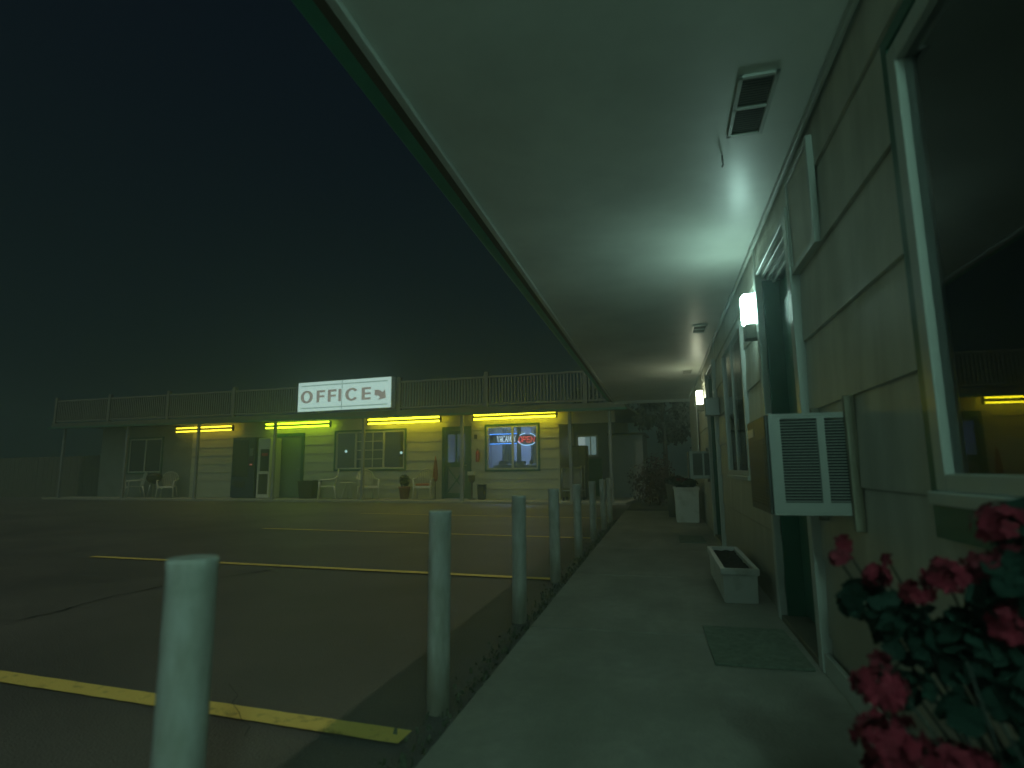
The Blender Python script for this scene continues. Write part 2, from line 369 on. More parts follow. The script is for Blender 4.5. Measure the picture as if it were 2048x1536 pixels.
def rwindow(y0, y1, z0, z1, mull, curtain=True):
    fr = MB(); t = 0.055; x0, x1 = WX - 0.040, WX + 0.03
    # outer casing + inner sash
    for q in ((y0 - .0, y0 + t, z0, z1), (y1 - t, y1, z0, z1), (y0 + t, y1 - t, z1 - t, z1)): fr.box(x0, x1, q[0], q[1], q[2], q[3], 0.004)
    fr.box(x0 - 0.015, x1, y0 - 0.02, y1 + 0.02, z0 - 0.035, z0 - 0.001, 0.004); fr.box(x0, x1, y0 + t, y1 - t, z0, z0 + t * 0.8, 0.004)
    for m_ in mull: fr.box(x0 + 0.012, x1, m_ - 0.016, m_ + 0.016, z0 + t * .8, z1 - t, 0.003)
    o = fr.build('window', M['trim'], wing)
    g = MB(); ed = [y0 + t] + [v for m_ in mull for v in (m_ - 0.016, m_ + 0.016)] + [y1 - t]
    for k in range(0, len(ed), 2): g.box(WX - 0.018, WX - 0.012, ed[k], ed[k + 1], z0 + t * .8, z1 - t)
    g.build('pane', M['glass'], o)
    c = MB(); N = int((y1 - y0) / 0.02)
    for k in range(N):
        ya = y0 + (y1 - y0) * k / N; yb = y0 + (y1 - y0) * (k + 1) / N
        xa = WX + 0.13 + 0.02 * math.sin(k * 0.9); xb = WX + 0.13 + 0.02 * math.sin((k + 1) * 0.9)
        c.quad((xa, ya, z0), (xb, yb, z0), (xb, yb, z1), (xa, ya, z1))
    c.build('curtain', CUR, o)
    d = MB(); d.box(x1 + 0.13, x1 + 0.135, y0 - .1, y1 + .1, z0 - .05, z1 + .05)
    return o
CUR = mat('dim_curtain', (0.035, 0.04, 0.045), 0.9, 0.3, 3)
rwindow(0.35, 1.735, 0.885, 2.13, [1.05])
rwindow(4.98, 6.45, 0.88, 2.17, [5.78])
# dark green shutter boards beside the near window
b = MB(); b.prism([(1.737, 0.85), (1.737, 2.15), (0.3, 2.15), (0.3, 2.19), (1.775, 2.19), (1.775, 0.765), (0.3, 0.765), (0.3, 0.845)][::1], 'x', WX - 0.036, WX - 0.024); b.build('window_trim', M['green'], wing)

def rdoor(y0, y1, z1=2.26):
    c = MB()                                             # casing
    c.box(WX - 0.052, WX + 0.10, y0 - 0.075, y0, 0.02, z1 + 0.03, 0.004)
    c.box(WX - 0.052, WX + 0.10, y1, y1 + 0.075, 0.02, z1 + 0.03, 0.004)
    for k in range(4): c.box(WX - 0.046 + 0.032 * k, WX - 0.026 + 0.032 * k, y0, y1, z1 - 0.022 * k - 0.01, z1 + 0.028 - .022 * k, 0.003)
    fr = c.build('door_frame', M['trim'], wing)
    j = MB(); j.box(WX - 0.01, WX + 0.16, y1 - 0.03, y1 - 0.001, 0.03, z1 - 0.06); j.box(WX - 0.01, WX + 0.16, y0 + 0.001, y0 + 0.03, 0.03, z1 - 0.06); j.build('door_jamb', M['green'], wing)
    d = MB(); d.box(WX + 0.09, WX + 0.13, y0 + 0.031, y1 - 0.031, 0.06, z1 - 0.09, 0.004)
    for z0_, z1_ in ((0.2, 0.95), (1.1, 2.0)):            # raised panels
        for a_, b_ in ((0.12, 0.44), (0.56, 0.88)):
            ya = y0 + (y1 - y0) * a_; yb = y0 + (y1 - y0) * b_
            d.box(WX + 0.078, WX + 0.0895, ya, yb, z0_, z1_, 0.006)
    do = d.build('door', M['green'], wing)
    h = MB(); h.lathe([(0.012, 0), (0.012, 0.03), (0.026, 0.045), (0.028, 0.06), (0.012, 0.072)], n=16)
    bmesh.ops.rotate(h.bm, verts=h.bm.verts, cent=(0, 0, 0), matrix=Matrix.Rotation(R(-90), 3, 'Y')); bmesh.ops.translate(h.bm, verts=h.bm.verts, vec=(WX + 0.09, y0 + 0.10, 1.0))
    h.build('handle', M['metal'], do)
    s = MB(); s.box(WX - 0.045, WX + 0.15, y0, y1, 0.0, 0.05, 0.006); s.build('threshold', M['metal'] if 0 else M['fascia'], wing)
rdoor(3.12, 4.02, 2.24); rdoor(7.50, 8.52); rdoor(-2.6, -1.6)

# framed access panel on the wall between the near window and the door
b = MB(); y0, y1, z0, z1 = 2.60, 3.05, 1.905, 2.40
for q in ((y0, y0 + .03, z0, z1), (y1 - .03, y1, z0, z1), (y0 + .03, y1 - .03, z0, z0 + .03), (y0 + .03, y1 - .03, z1 - .03, z1)): b.box(WX - 0.042, WX - 0.014, q[0], q[1], q[2], q[3], 0.003)
p = b.build('wall_panel', M['trim'], wing)
b = MB(); b.box(WX - 0.034, WX - 0.022, y0 + .03, y1 - .03, z0 + .03, z1 - .03); b.build('panel_board', M['cream'], p)

# vertical louvred shutters at the far end of the wall
b = MB()
for k in range(10): b.box(WX - 0.05, WX - 0.022, 10.95 + k * 0.22, 11.04 + k * 0.22, 1.15, 2.2, 0.004)
b.build('shutter_slats', M['trim'], wing)
b = MB(); b.box(WX - 0.0215, WX - 0.019, 10.8, 13.2, 1.12, 2.22); b.build('shutter_backing', M['void'], wing)

# soffit vents
def vent(y, x, w, l, lab=None):
    f = MB(); z = 2.4985
    for q in ((x - w / 2, x - w / 2 + .018, y - l / 2, y + l / 2), (x + w / 2 - .018, x + w / 2, y - l / 2, y + l / 2), (x - w / 2, x + w / 2, y - l / 2, y - l / 2 + .018), (x - w / 2, x + w / 2, y + l / 2 - .018, y + l / 2), (x - w / 2, x + w / 2, y - .008, y + .008)):
        f.box(q[0], q[1], q[2], q[3], z - 0.012, z, 0.002)
    o = f.build('soffit_vent', M['trim'], wing)
    s = MB(); s.box(x - w / 2 + .01, x + w / 2 - .01, y - l / 2 + .01, y + l / 2 - .01, z - 0.002, z - 0.001)
    s.build('vent_screen', M['void'], o)
    s = MB()
    for k in range(1, 26):
        yy = y - l / 2 + l * k / 26; s.box(x - w / 2 + .018, x + w / 2 - .018, yy - .002, yy + .002, z - .006, z - .0035)
    s.build('vent_mesh', M['fascia'], o)
vent(2.47, 0.455, 0.155, 0.44); vent(6.62, 0.50, 0.16, 0.36); vent(9.6, 0.50, 0.16, 0.36)
b = MB(); b.tube([(0.375, 2.86, 2.498), (0.375, 2.86, 2.47), (0.378, 2.868, 2.452), (0.375, 2.882, 2.448), (0.374, 2.89, 2.458)], 0.0035, 8); b.build('hook', M['ac_dark'], wing)

# conduit feeding the lamps
b = MB(); b.tube([(0.706, 4.165, 2.49), (0.706, 4.165, 2.15)], 0.006, 8); b.build('conduit', M['trim'], wing)
b = MB(); b.tube([(0.706, 9.35, 2.49), (0.706, 9.35, 2.30)], 0.008, 8)
b.build('conduit', M['trim'], wing)

# wall lamps
def wlamp(y, z, label, em):
    t = thing('wall_lamp', label, 'lamp', (0.707, y, z), 0, 'wall lamps along the room wing')
    b = MB(); b.box(-0.095, 0, -0.055, 0.055, -0.105, -0.001, 0.006); b.build('lamp_base', M['ac_dark'] if 0 else M['fascia'], t)
    b = MB(); b.box(-0.012, 0.0, -0.05, 0.05, 0.0, 0.225, 0.003); b.build('back_plate', M['trim'], t)
    b = MB(); b.box(-0.100, -0.013, -0.048, 0.048, 0.0, 0.215, 0.014)
    for k in range(7): b.box(-0.1045, -0.0995, -0.042 + k * 0.0135, -0.036 + k * 0.0135, 0.015, 0.20)
    b.build('diffuser', em, t)
    return t
wlamp(4.165, 1.925, 'glowing ribbed wall lamp beside the nearest room door', M['lamp'])
wlamp(-1.15, 2.09, 'glowing ribbed wall lamp behind the camera near the rear room door', M['lamp_near'])
wlamp(9.35, 1.93, 'far glowing wall lamp beyond the second air conditioner', M['lamp_far'])

# ---------------------------------------------------------------- air conditioners
def acunit(loc, label, frame=True):
    t = thing('air_conditioner', label, 'air conditioner', loc, 0, 'air conditioners on the room wing')
    L, D, Hh = 0.46, 0.292, 0.39     # along wall, projection, height ; local: x -D..0, y 0..L
    b = MB(); b.box(-D, 0.0, 0, L, 0, 0.012, 0.003); b.box(-D, 0.0, 0, L, Hh - 0.012, Hh, 0.003)
    b.box(-D, 0, L - 0.01, L, 0.012, Hh - 0.012)
    b.box(-D, -D + 0.042, 0, 0.012, 0.012, Hh - 0.012); b.box(-0.014, 0, 0, 0.012, 0.012, Hh - 0.012)
    b.box(-0.119, -0.093, 0, 0.012, 0.048, Hh - 0.02)
    b.box(-D + 0.042, -0.014, 0, 0.012, 0.012, 0.048); b.box(-D + 0.042, -0.014, 0, 0.012, Hh - 0.02, Hh - 0.012)
    b.build('casing', M['ac'], t)
    b = MB(); N = 29
    for k in range(N):
        z = 0.052 + (Hh - 0.075) * k / (N - 1)
        for xa, xb in ((-D + 0.042, -0.119), (-0.093, -0.014)):
            b.prism([(0.001, z), (0.004, z + 0.0035), (0.010, z + 0.0035), (0.007, z)], 'x', xa, xb)
    b.build('louvres', M['ac'], t)
    b = MB(); b.box(-D + 0.02, -0.01, 0.03, L - 0.02, 0.03, Hh - 0.03); b.build('coil', M['void'], t)
    b = MB(); b.box(-D - 0.014, -D - 0.001, 0.004, L, 0.004, Hh - 0.004, 0.004)
    for k in range(22): b.box(-D - 0.018, -D - 0.0145, 0.03, L - 0.03, 0.03 + k * 0.0125, 0.036 + k * 0.0125)
    fp = b.build('front_grille', M['ac_dark'], t)
    b = MB(); b.box(-D - 0.0175, -D - 0.0145, L - 0.19, L - 0.03, 0.315, 0.35); b.build('badge', M['metal'], fp)
    if frame:
        for ya in (-0.03, L + 0.002):
            b = MB(); b.box(-0.026, 0.010, ya, ya + 0.028, -0.055, Hh + 0.06, 0.003); b.build('mounting_board', M['board'], t)
    return t
acunit((0.711, 2.43, 0.767), 'large louvred air conditioner jutting from the wall by the nearest door')
acunit((0.711, 8.72, 0.80), 'small distant air conditioner jutting from the wall above the flower tub')
t = thing('junction_box', 'pale metal utility box on the wall under the far lamp', 'box', (0.708, 7.05, 1.555))
b = MB(); b.box(-0.165, 0, 0, 0.12, 0, 0.21, 0.008); b.build('housing', M['ac'], t)
b = MB(); b.box(-0.155, -0.01, -0.006, -0.001, 0.012, 0.198, 0.003); b.build('lid', M['ac'], t)
# ---------------------------------------------------------------- planters and mats
t = thing('planter_box', 'low cream rectangular planter of bare soil against the room wall', 'planter', (0.505, 5.0, 0.02))
hw0, hw1, hl = 0.105, 0.125, 0.60
def planter(t, w0, w1, l, h, m, soil=True, rim=0.018):
    b = MB()
    def ring(w, ll, z): return [b.bm.verts.new(p) for p in ((-w, -ll, z), (w, -ll, z), (w, ll, z), (-w, ll, z))]
    rs = [ring(w0, l - .02, 0), ring(w1 - .012, l - .008, h - .045), ring(w1 + .003, l + .004, h - .045), ring(w1 + .003, l + .004, h), ring(w1 - rim - .012, l - rim - .012, h), ring(w1 - rim - .016, l - rim - .016, h - 0.07)]
    for a, c in zip(rs, rs[1:]):
        for k in range(4): b.bm.faces.new((a[k], a[(k + 1) % 4], c[(k + 1) % 4], c[k]))
    b.bm.faces.new(rs[0][::-1]); b.bm.faces.new(rs[-1])
    bmesh.ops.bevel(b.bm, geom=b.bm.edges[:], offset=0.004, segments=2, affect='EDGES')
    o = b.build('tub', m, t)
    s = MB(); N = 24; sw, sl = w1 - rim - .018, l - rim - .018
    vv = [[s.bm.verts.new((-sw + 2 * sw * i / 8, -sl + 2 * sl * j / N, h - .03 + random.uniform(-.008, .008))) for j in range(N + 1)] for i in range(9)]
    for i in range(8):
        for j in range(N): s.bm.faces.new((vv[i][j], vv[i + 1][j], vv[i + 1][j + 1], vv[i][j + 1]))
    s.build('soil', M['soil'], t, fix=False)
planter(t, 0.110, 0.125, 0.60, 0.235, M['white'])
def foliage(b, cx, cy, cz, rx, ry, rz_, n, s, lobed=False):
    for _ in range(n):
        while True:
            p = Vector((random.uniform(-1, 1), random.uniform(-1, 1), random.uniform(-1, 1)))
            if 0.25 < p.length < 1: break
        c = Vector((cx + p.x * rx, cy + p.y * ry, cz + p.z * rz_)); q = s * random.uniform(.6, 1.3)
        nrm = (p + Vector((random.uniform(-.8, .8), random.uniform(-.8, .8), random.uniform(-.2, 1)))).normalized()
        u = nrm.cross(Vector((random.uniform(-1, 1), random.uniform(-1, 1), .1))).normalized(); w = nrm.cross(u)
        k = 9 if lobed else 5
        c0 = b.bm.verts.new(c - nrm * q * .15)
        ring = []
        for i in range(k):
            an = 2 * math.pi * i / k; rr = q * (1.0 + (0.14 * math.cos(5 * an) if lobed else 0)); el = 1.0 if lobed else (1.6 if i == 0 else .7)
            ring.append(b.bm.verts.new(c + u * math.cos(an) * rr * el + w * math.sin(an) * rr * (1 if lobed else .7) + nrm * q * random.uniform(-.1, .15)))
        for i in range(k): b.bm.faces.new((c0, ring[i], ring[(i + 1) % k]))
t = thing('flower_tub', 'tall pale square tub with red flowers below the far air conditioner', 'planter', (0.43, 10.95, 0.02))
planter(t, 0.185, 0.215, 0.34, 0.60, M['white'])
b = MB(); foliage(b, 0, 0, 0.66, 0.22, 0.32, 0.09, 420, 0.022, True); b.build('foliage', M['leaf'], t, fix=False)
b = MB()
for k in range(10):
    foliage(b, random.uniform(-.15, .18), random.uniform(-.33, .1), 0.72 + random.uniform(-.02, .05), .03, .03, .025, 16, 0.011)
b.build('blossoms', M['petal'], t, fix=False)
t = thing('flower_tub', 'darker tub of leafy plants standing just behind the pale square tub', 'planter', (0.30, 12.0, 0.02))
planter(t, 0.17, 0.21, 0.30, 0.62, M['fence'])
b = MB(); foliage(b, 0, 0, 0.69, 0.22, 0.28, 0.09, 300, 0.024, True); b.build('foliage', M['leaf_dark'], t, fix=False)

def doormat(loc, sx, sy, label, rot):
    b = MB(); b.box(-sx / 2, sx / 2, -sy / 2, sy / 2, 0, 0.014, 0.004)
    o = b.build('doormat', M['rubber'], None, loc, rot); o['label'] = label; o['category'] = 'doormat'; o['group'] = 'doormats before the room doors'
doormat((0.425, 3.39, 0.021), 0.44, 0.68, 'green turf doormat in front of the nearest room door', R(0.8))
doormat((0.36, 8.12, 0.021), 0.32, 0.74, 'distant turf doormat in front of the second room door', R(-0.6))

# ---------------------------------------------------------------- geraniums in the near right corner
gr = thing('geranium_plant', 'leafy geranium with deep red flower heads at the lower right corner', 'plant', (0.55, 1.15, 0.02))
def stem(pts, r=0.004): stems.tube(pts, r, 6)
stems = MB()
base = Vector((0.60, 1.15, 0.02))
heads = [(0.345, 1.33, 0.765, .020, 9), (0.358, 1.35, 0.795, .014, 5), (0.405, 1.32, 0.735, .026, 16), (0.432, 1.33, 0.765, .008, 3), (0.457, 1.28, 0.715, .028, 18), (0.50, 1.25, 0.745, .046, 42),
         (0.555, 1.22, 0.770, .040, 26), (0.560, 1.18, 0.685, .055, 60), (0.575, 1.20, 0.845, .050, 55), (0.585, 1.21, 0.79, .03, 16),
         (0.345, 1.16, 0.575, .045, 40), (0.34, 1.14, 0.505, .055, 60), (0.345, 1.13, 0.445, .055, 60), (0.432, 1.14, 0.462, .066, 90), (0.475, 1.16, 0.455, .05, 50), (0.347, 1.16, 0.622, .014, 5)]
for i, (x, y, z, r, n) in enumerate(heads):
    b = MB()
    for k in range(n):
        th = random.uniform(0, 6.283); ph = math.acos(random.uniform(-0.55, 1)); d = Vector((math.sin(ph) * math.cos(th), math.sin(ph) * math.sin(th), math.cos(ph) * 0.8))
        c = Vector((0, 0, 0)) + d * r * random.uniform(.55, 1.0)
        u = d.cross(Vector((.3, .2, 1))).normalized(); w = d.cross(u)
        for pe in range(5):                              # five petals per floret
            a = pe * 1.2566 + random.uniform(0, .4); pd = u * math.cos(a) + w * math.sin(a); sd_ = w * math.cos(a) - u * math.sin(a); L = 0.0145 * random.uniform(.8, 1.2)
            b.bm.faces.new([b.bm.verts.new(q) for q in (c, c + pd * L * .6 + sd_ * L * .42 + d * .002, c + pd * L * 1.05 + sd_ * L * .2 + d * .003, c + pd * L * 1.05 - sd_ * L * .2 + d * .003, c + pd * L * .6 - sd_ * L * .42 + d * .002)])
    o = b.build('flower_head', M['petal'] if i % 3 else M['petal_dark'], gr, fix=False); o.location = Vector((x, y, z)) - Vector(gr.location)
    p = Vector((x, y, z - r * .3)); mid = base.lerp(p, .55) + Vector((0.03, 0, 0.05))
    stems.tube([tuple(base + (q - base) - Vector(gr.location)) for q in (base, base.lerp(mid, .5), mid, p)], [0.006, 0.005, 0.0035, 0.002], 6)
for k in range(14):
    p = Vector((random.uniform(.38, .66), random.uniform(1.05, 1.35), random.uniform(.40, .66))); mid = base.lerp(p, .5) + Vector((random.uniform(-.02, .05), 0, .06))
    stems.tube([tuple(q - Vector(gr.location)) for q in (base, mid, p)], [0.005, 0.004, 0.002], 6)
stems.build('stems', M['leaf_dark'], gr, fix=False)
b = MB(); L0 = Vector(gr.location)
for (x, y, z, rx, ry, rz_, n) in [(0.39, 1.32, 0.69, .055, .05, .035, 46), (0.44, 1.28, 0.64, .06, .06, .05, 60), (0.51, 1.24, 0.63, .06, .07, .07, 90), (0.57, 1.2, 0.60, .06, .09, .12, 150), (0.56, 1.2, 0.73, .05, .07, .06, 60),
                                 (0.61, 1.2, 0.80, .05, .07, .09, 80), (0.40, 1.22, 0.57, .05, .05, .03, 20), (0.58, 1.12, 0.45, .08, .10, .12, 150), (0.50, 1.14, 0.42, .06, .08, .08, 60), (0.46, 1.15, 0.555, .025, .05, .03, 8), (0.42, 1.14, 0.40, .08, .06, .05, 34), (0.60, 1.1, 0.3, .1, .12, .12, 90)]:
    foliage(b, x - L0.x, y - L0.y, z - L0.z, rx, ry, rz_, n, 0.021, True)
b.build('leaves', M['leaf'], gr, fix=False)
t = thing('flower_pot', 'terracotta pot holding the geranium beside the room wall', 'pot', (0.56, 1.10, 0.021))
b = MB(); b.lathe([(0.08, 0), (0.105, 0.17), (0.118, 0.172), (0.118, 0.2), (0.104, 0.2), (0.1, 0.17)], n=28); b.build('pot_body', M['terracotta'], t)

# ---------------------------------------------------------------- office building across the lot
ang = math.atan2(-0.09, 1.0); OO = Vector((-1.4, 16.0, 0))
Rz = Matrix.Rotation(ang, 3, 'Z')
def ow(x, y, z=0.0): return tuple(OO + Rz @ Vector((x, y, z)))
off = thing('office_building', 'long low motel office with porch, roof railing and lit cream clapboards', 'building', ow(0, 0), ang)
WY = 1.3
OH = [(-4.10, -2.28, 0.91, 2.40), (-5.60, -4.58, 0.06, 2.37), (-9.80, -6.94, 0.98, 2.39), (-12.38, -11.08, 0.06, 2.36), (-19.8, -17.9, 0.95, 2.42)]
GAP = 0.015
b = MB(); lap(b, -16.4, -1.66, 0.06, 2.86, 0.35, 0.31, OH, lambda u, d, z: (u, WY - d, z), lip=0.026)
prev = -16.4
for h in sorted(OH):
    if h[0] < -17: continue
    b.box(prev, h[0], WY + .001, WY + .12, .06, 2.86)
    if h[2] > .1: b.box(h[0], h[1], WY + .001, WY + .12, .06, h[2])
    b.box(h[0], h[1], WY + .001, WY + .12, h[3], 2.86); prev = h[1]
b.box(prev, -1.66, WY + .001, WY + .12, .06, 2.86)
b.box(-1.78, -1.662, WY + .12, 6.5, .06, 2.86); b.box(-21.4, -21.28, WY + .12, 6.5, .06, 2.86); b.box(-21.28, -.3, 6.4, 6.5, .06, 2.86)
b.box(-1.66, 0.05, WY - .02, WY + .10, 2.33, 2.86)          # header over the breezeway
b.build('wall', M['office_cream'], off)
b = MB(); b.box(-21.4, -19.8, WY - .012, WY + .12, .06, 2.86); b.box(-19.8, -17.9, WY - .012, WY + .12, .06, .95); b.box(-19.8, -17.9, WY - .012, WY + .12, 2.42, 2.86); b.box(-17.9, -16.401, WY - .012, WY + .12, .06, 2.86)
b.build('plain_wall', M['grey_wall'], off)
b = MB(); b.box(-1.662, -.3, 3.2, 3.32, .06, 2.86); b.build('breezeway_wall', M['pale_wall'], off)
b = MB(); b.box(-22.6, 0.5, -.05, 6.6, -0.02, 0.06, 0.01); b.build('porch_slab', M['concrete'], off)
def rise(x): return -0.0105 * (x + 4)
def slopebox(b, x0, x1, y0, y1, z0, z1):
    v = [b.bm.verts.new((x, y, z + rise(x))) for x in (x0, x1) for y in (y0, y1) for z in (z0, z1)]
    for q in ((0, 1, 3, 2), (4, 6, 7, 5), (0, 4, 5, 1), (2, 3, 7, 6), (0, 2, 6, 4), (1, 5, 7, 3)): b.bm.faces.new([v[i] for i in q])
b = MB(); slopebox(b, -22.5, 0.5, 0.03, 6.6, 2.74, 2.80); b.build('roof', M['fascia'], off)
b = MB(); slopebox(b, -22.55, 0.55, -0.02, 0.027, 2.60, 2.82); b.build('fascia', M['fascia'], off)
b = MB(); slopebox(b, -22.6, 0.62, -0.11, -0.022, 2.60, 2.625); slopebox(b, -22.6, .62, -.11, -.098, 2.626, 2.67); b.build('gutter', M['green'], off)
for x in (-21.88, -18.37, -14.81, -11.37, -7.84, -4.37, -1.03, 0.10):
    b = MB(); b.box(x - .04, x + .04, .06, .14, .06, 2.66 + rise(x)); b.box(x - .055, x + .055, .045, .155, .06, .12, .004)
    b.build('porch_post', M['pale_wall'], off)
# roof railing: posts, rails, balusters per bay
px_ = [-22.45, -19.4, -16.33, -13.2, -10.0, -6.52, -3.55, -0.55]
for i, x in enumerate(px_):
    b = MB(); b.box(x - .06, x + .06, -.0, .12, 2.78 + rise(x), 3.88 + rise(x), .004); b.build('railing_post', M['rail'], off)
for x0, x1 in zip(px_, px_[1:] + [0.35]):
    b = MB(); a, c = x0 + .061, x1 - .061
    slopebox(b, a, c, .03, .09, 3.70, 3.76); slopebox(b, a, c, .035, .085, 2.88, 2.93)
    n_ = int((c - a) / .098)
    for k in range(n_):
        xx = a + (k + .5) * (c - a) / n_; b.box(xx - .021, xx + .021, .042, .078, 2.93 + rise(xx), 3.70 + rise(xx))
    b.build('railing_panel', M['rail'], off)

# windows / doors of the office
def owin(x0, x1, z0, z1, mull, muntins=(), inner=None, pane=None):
    b = MB(); t_ = .06
    for q in ((x0, x0 + t_, z0, z1), (x1 - t_, x1, z0, z1), (x0 + t_, x1 - t_, z1 - t_, z1), (x0 + t_, x1 - t_, z0, z0 + t_)): b.box(q[0], q[1], WY - .06, WY + .04, q[2], q[3], .004)
    o = b.build('window', M['green'], off)
    b = MB(); i = t_
    for q in ((x0 + i, x0 + i + .05, z0 + i, z1 - i), (x1 - i - .05, x1 - i, z0 + i, z1 - i), (x0 + i + .05, x1 - i - .05, z1 - i - .05, z1 - i), (x0 + i + .05, x1 - i - .05, z0 + i, z0 + i + .05)): b.box(q[0], q[1], WY - .035, WY + .02, q[2], q[3])
    for m_ in mull: b.box(m_ - .03, m_ + .03, WY - .034, WY + .02, z0 + i + .05, z1 - i - .05)
    for q in muntins: b.box(q[0], q[1], WY - .03, WY - .012, q[2], q[3])
    b.build('frame', M['chair'], o)
    b = MB(); b.box(x0 + i + .05, x1 - i - .05, WY - .008, WY - .003, z0 + i + .05, z1 - i - .05); b.build('pane', pane or M['glass'], o)
    return o
neonw = owin(-4.10, -2.28, 0.91, 2.40, [-3.17])
mt = [(x - .012, x + .012, 1.10, 2.27) for x in (-8.60, -8.25)] + [(-8.9, -7.85, z - .012, z + .012) for z in (1.38, 1.68, 1.98)]
owin(-9.80, -6.94, 0.98, 2.39, [-8.93, -7.82], mt)
owin(-19.8, -17.9, 0.95, 2.42, [-18.85], pane=M['darkglass'])
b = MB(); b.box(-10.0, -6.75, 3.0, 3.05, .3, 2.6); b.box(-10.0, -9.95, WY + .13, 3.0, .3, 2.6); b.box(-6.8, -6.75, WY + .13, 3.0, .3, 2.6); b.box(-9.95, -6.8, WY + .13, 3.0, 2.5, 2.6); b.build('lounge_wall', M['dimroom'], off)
for x_, z_ in ((-9.42, 1.66), (-7.22, 1.57)):  # added glowing dots in place of street lights reflected in the pane
    b = MB(); b.lathe([(.01, -.045), (.04, -.02), (.045, .01), (.03, .04), (.01, .05)], (x_, 1.42, z_), 12); b.build('reflection_dot', M['pane_glint'], off)
# office dutch door
b = MB(); b.box(-5.60, -5.50, WY - .07, WY + .05, .06, 2.37); b.box(-4.68, -4.58, WY - .07, WY + .05, .06, 2.37); b.box(-5.5, -4.68, WY - .07, WY + .05, 2.24, 2.37); b.build('door_frame', M['green'], off)
b = MB()
for q in ((-5.498, -5.40, .07, 2.235), (-4.78, -4.682, .07, 2.235), (-5.40, -4.78, 2.12, 2.235), (-5.40, -4.78, 1.06, 1.22), (-5.40, -4.78, .07, .24), (-5.12, -5.06, 1.22, 2.12)): b.box(q[0], q[1], WY - .045, WY - .0, q[2], q[3])
for s_ in (1, -1):
    b.prism([(-5.40, (.24 if s_ > 0 else 1.01)), (-5.40, (.30 if s_ > 0 else 1.06)), (-4.78, (1.06 if s_ > 0 else .30)), (-4.78, (1.01 if s_ > 0 else .24))], 'y', WY - .04 - .002 * s_, WY - .012)
do = b.build('door', M['green'], off)
b = MB(); b.box(-5.40, -4.78, WY - .010, WY - .001, .24, 1.06); b.build('door_panel', M['pale_wall'], do)
b = MB(); b.box(-5.40, -5.12, WY - .022, WY - .016, 1.22, 2.12); b.box(-5.06, -4.78, WY - .022, WY - .016, 1.22, 2.12); b.build('pane', M['glass'], do)
b = MB(); b.tube([(-4.73, WY - .05, 1.12), (-4.73, WY - .10, 1.12), (-4.80, WY - .10, 1.12)], .012, 8); b.build('handle', M['metal'], do)
# plain green service door
b = MB(); b.box(-12.38, -12.27, WY - .07, WY + .05, .06, 2.36); b.box(-11.19, -11.08, WY - .07, WY + .05, .06, 2.36); b.box(-12.27, -11.19, WY - .07, WY + .05, 2.24, 2.36); b.build('door_frame', M['green'], off)
b = MB(); b.box(-12.268, -11.192, WY - .02, WY + .03, .07, 2.235, .004); do = b.build('door', M['door_green'], off, label='plain flat green service door')
b = MB(); b.lathe([(.012, 0), (.012, .04), (.03, .055), (.02, .08)], n=12); bmesh.ops.rotate(b.bm, verts=b.bm.verts, cent=(0, 0, 0), matrix=Matrix.Rotation(R(90), 3, 'X')); bmesh.ops.translate(b.bm, verts=b.bm.verts, vec=(-11.28, WY - .02, 1.05)); b.build('handle', M['metal'], do)
# room behind the neon window
b = MB(); b.box(-6.4, -1.785, 3.9, 4.0, .06, 2.6); b.box(-6.5, -6.4, WY + .13, 4.0, .06, 2.6); b.box(-6.4, -1.785, WY + .13, 3.9, 2.56, 2.62); b.build('room_wall', M['roomwall'], off)
b = MB()
for q0, q1, yy in ((-4.0, -3.62, 2.6), (-3.38, -3.22, 2.3), (-2.98, -2.72, 2.6), (-2.50, -2.36, 2.4)):
    N = 14
    for k in range(N):
        xa = q0 + (q1 - q0) * k / N; xb = q0 + (q1 - q0) * (k + 1) / N
        b.quad((xa, yy + .03 * math.sin(k * 1.7), 1.15), (xb, yy + .03 * math.sin((k + 1) * 1.7), 1.15), (xb, yy + .03 * math.sin((k + 1) * 1.7), 2.5), (xa, yy + .03 * math.sin(k * 1.7), 2.5))
b.build('room_curtain', M['curtain'], off)
b = MB(); b.box(-4.1, -2.0, 2.0, 2.7, .06, 1.12, .01); b.box(-3.95, -3.7, 2.1, 2.3, 1.121, 1.26, .01); b.box(-3.45, -3.1, 2.1, 2.4, 1.121, 1.24, .01); b.box(-2.62, -2.25, 2.05, 2.3, 1.121, 1.52, .03)
b.lathe([(.05, 0), (.08, .1), (.02, .16), (.01, .3)], (-2.85, 2.2, 1.121), 12); b.box(-5.5, -5.2, 2.2, 2.5, .06, 1.45, .02)
b.build('reception_desk', M['black'], off)
b = MB(); b.box(-4.6, -2.6, 2.5, 3.2, 2.53, 2.555); b.build('room_light', M['room_light'], off)
# lit back window in the breezeway
b = MB()
for q in ((-1.56, -1.50, 1.36, 2.08), (-.90, -.84, 1.36, 2.08), (-1.50, -.90, 2.02, 2.08), (-1.50, -.90, 1.36, 1.42), (-1.10, -1.07, 1.42, 2.02)): b.box(q[0], q[1], 3.15, 3.199, q[2], q[3])
bw = b.build('window', M['chair'], off, label='small lit window at the back of the breezeway')
b = MB(); b.box(-1.50, -1.10, 3.17, 3.19, 1.42, 2.02); b.box(-1.07, -.90, 3.17, 3.19, 1.42, 2.02)
b.build('pane', emat('lit_curtain', (0.10, 0.16, 0.16), 1.0), bw)
b = MB(); b.box(-1.50, -1.28, 3.155, 3.168, 1.42, 2.02); b.build('blind', emat('lit_blind', (0.25, 0.33, 0.32), 1.0), bw)
b = MB(); b.box(-1.48, -.72, 3.12, 3.19, .07, 1.30, .004); b.build('door', M['green'], off, label='lower half of dark green breezeway door')

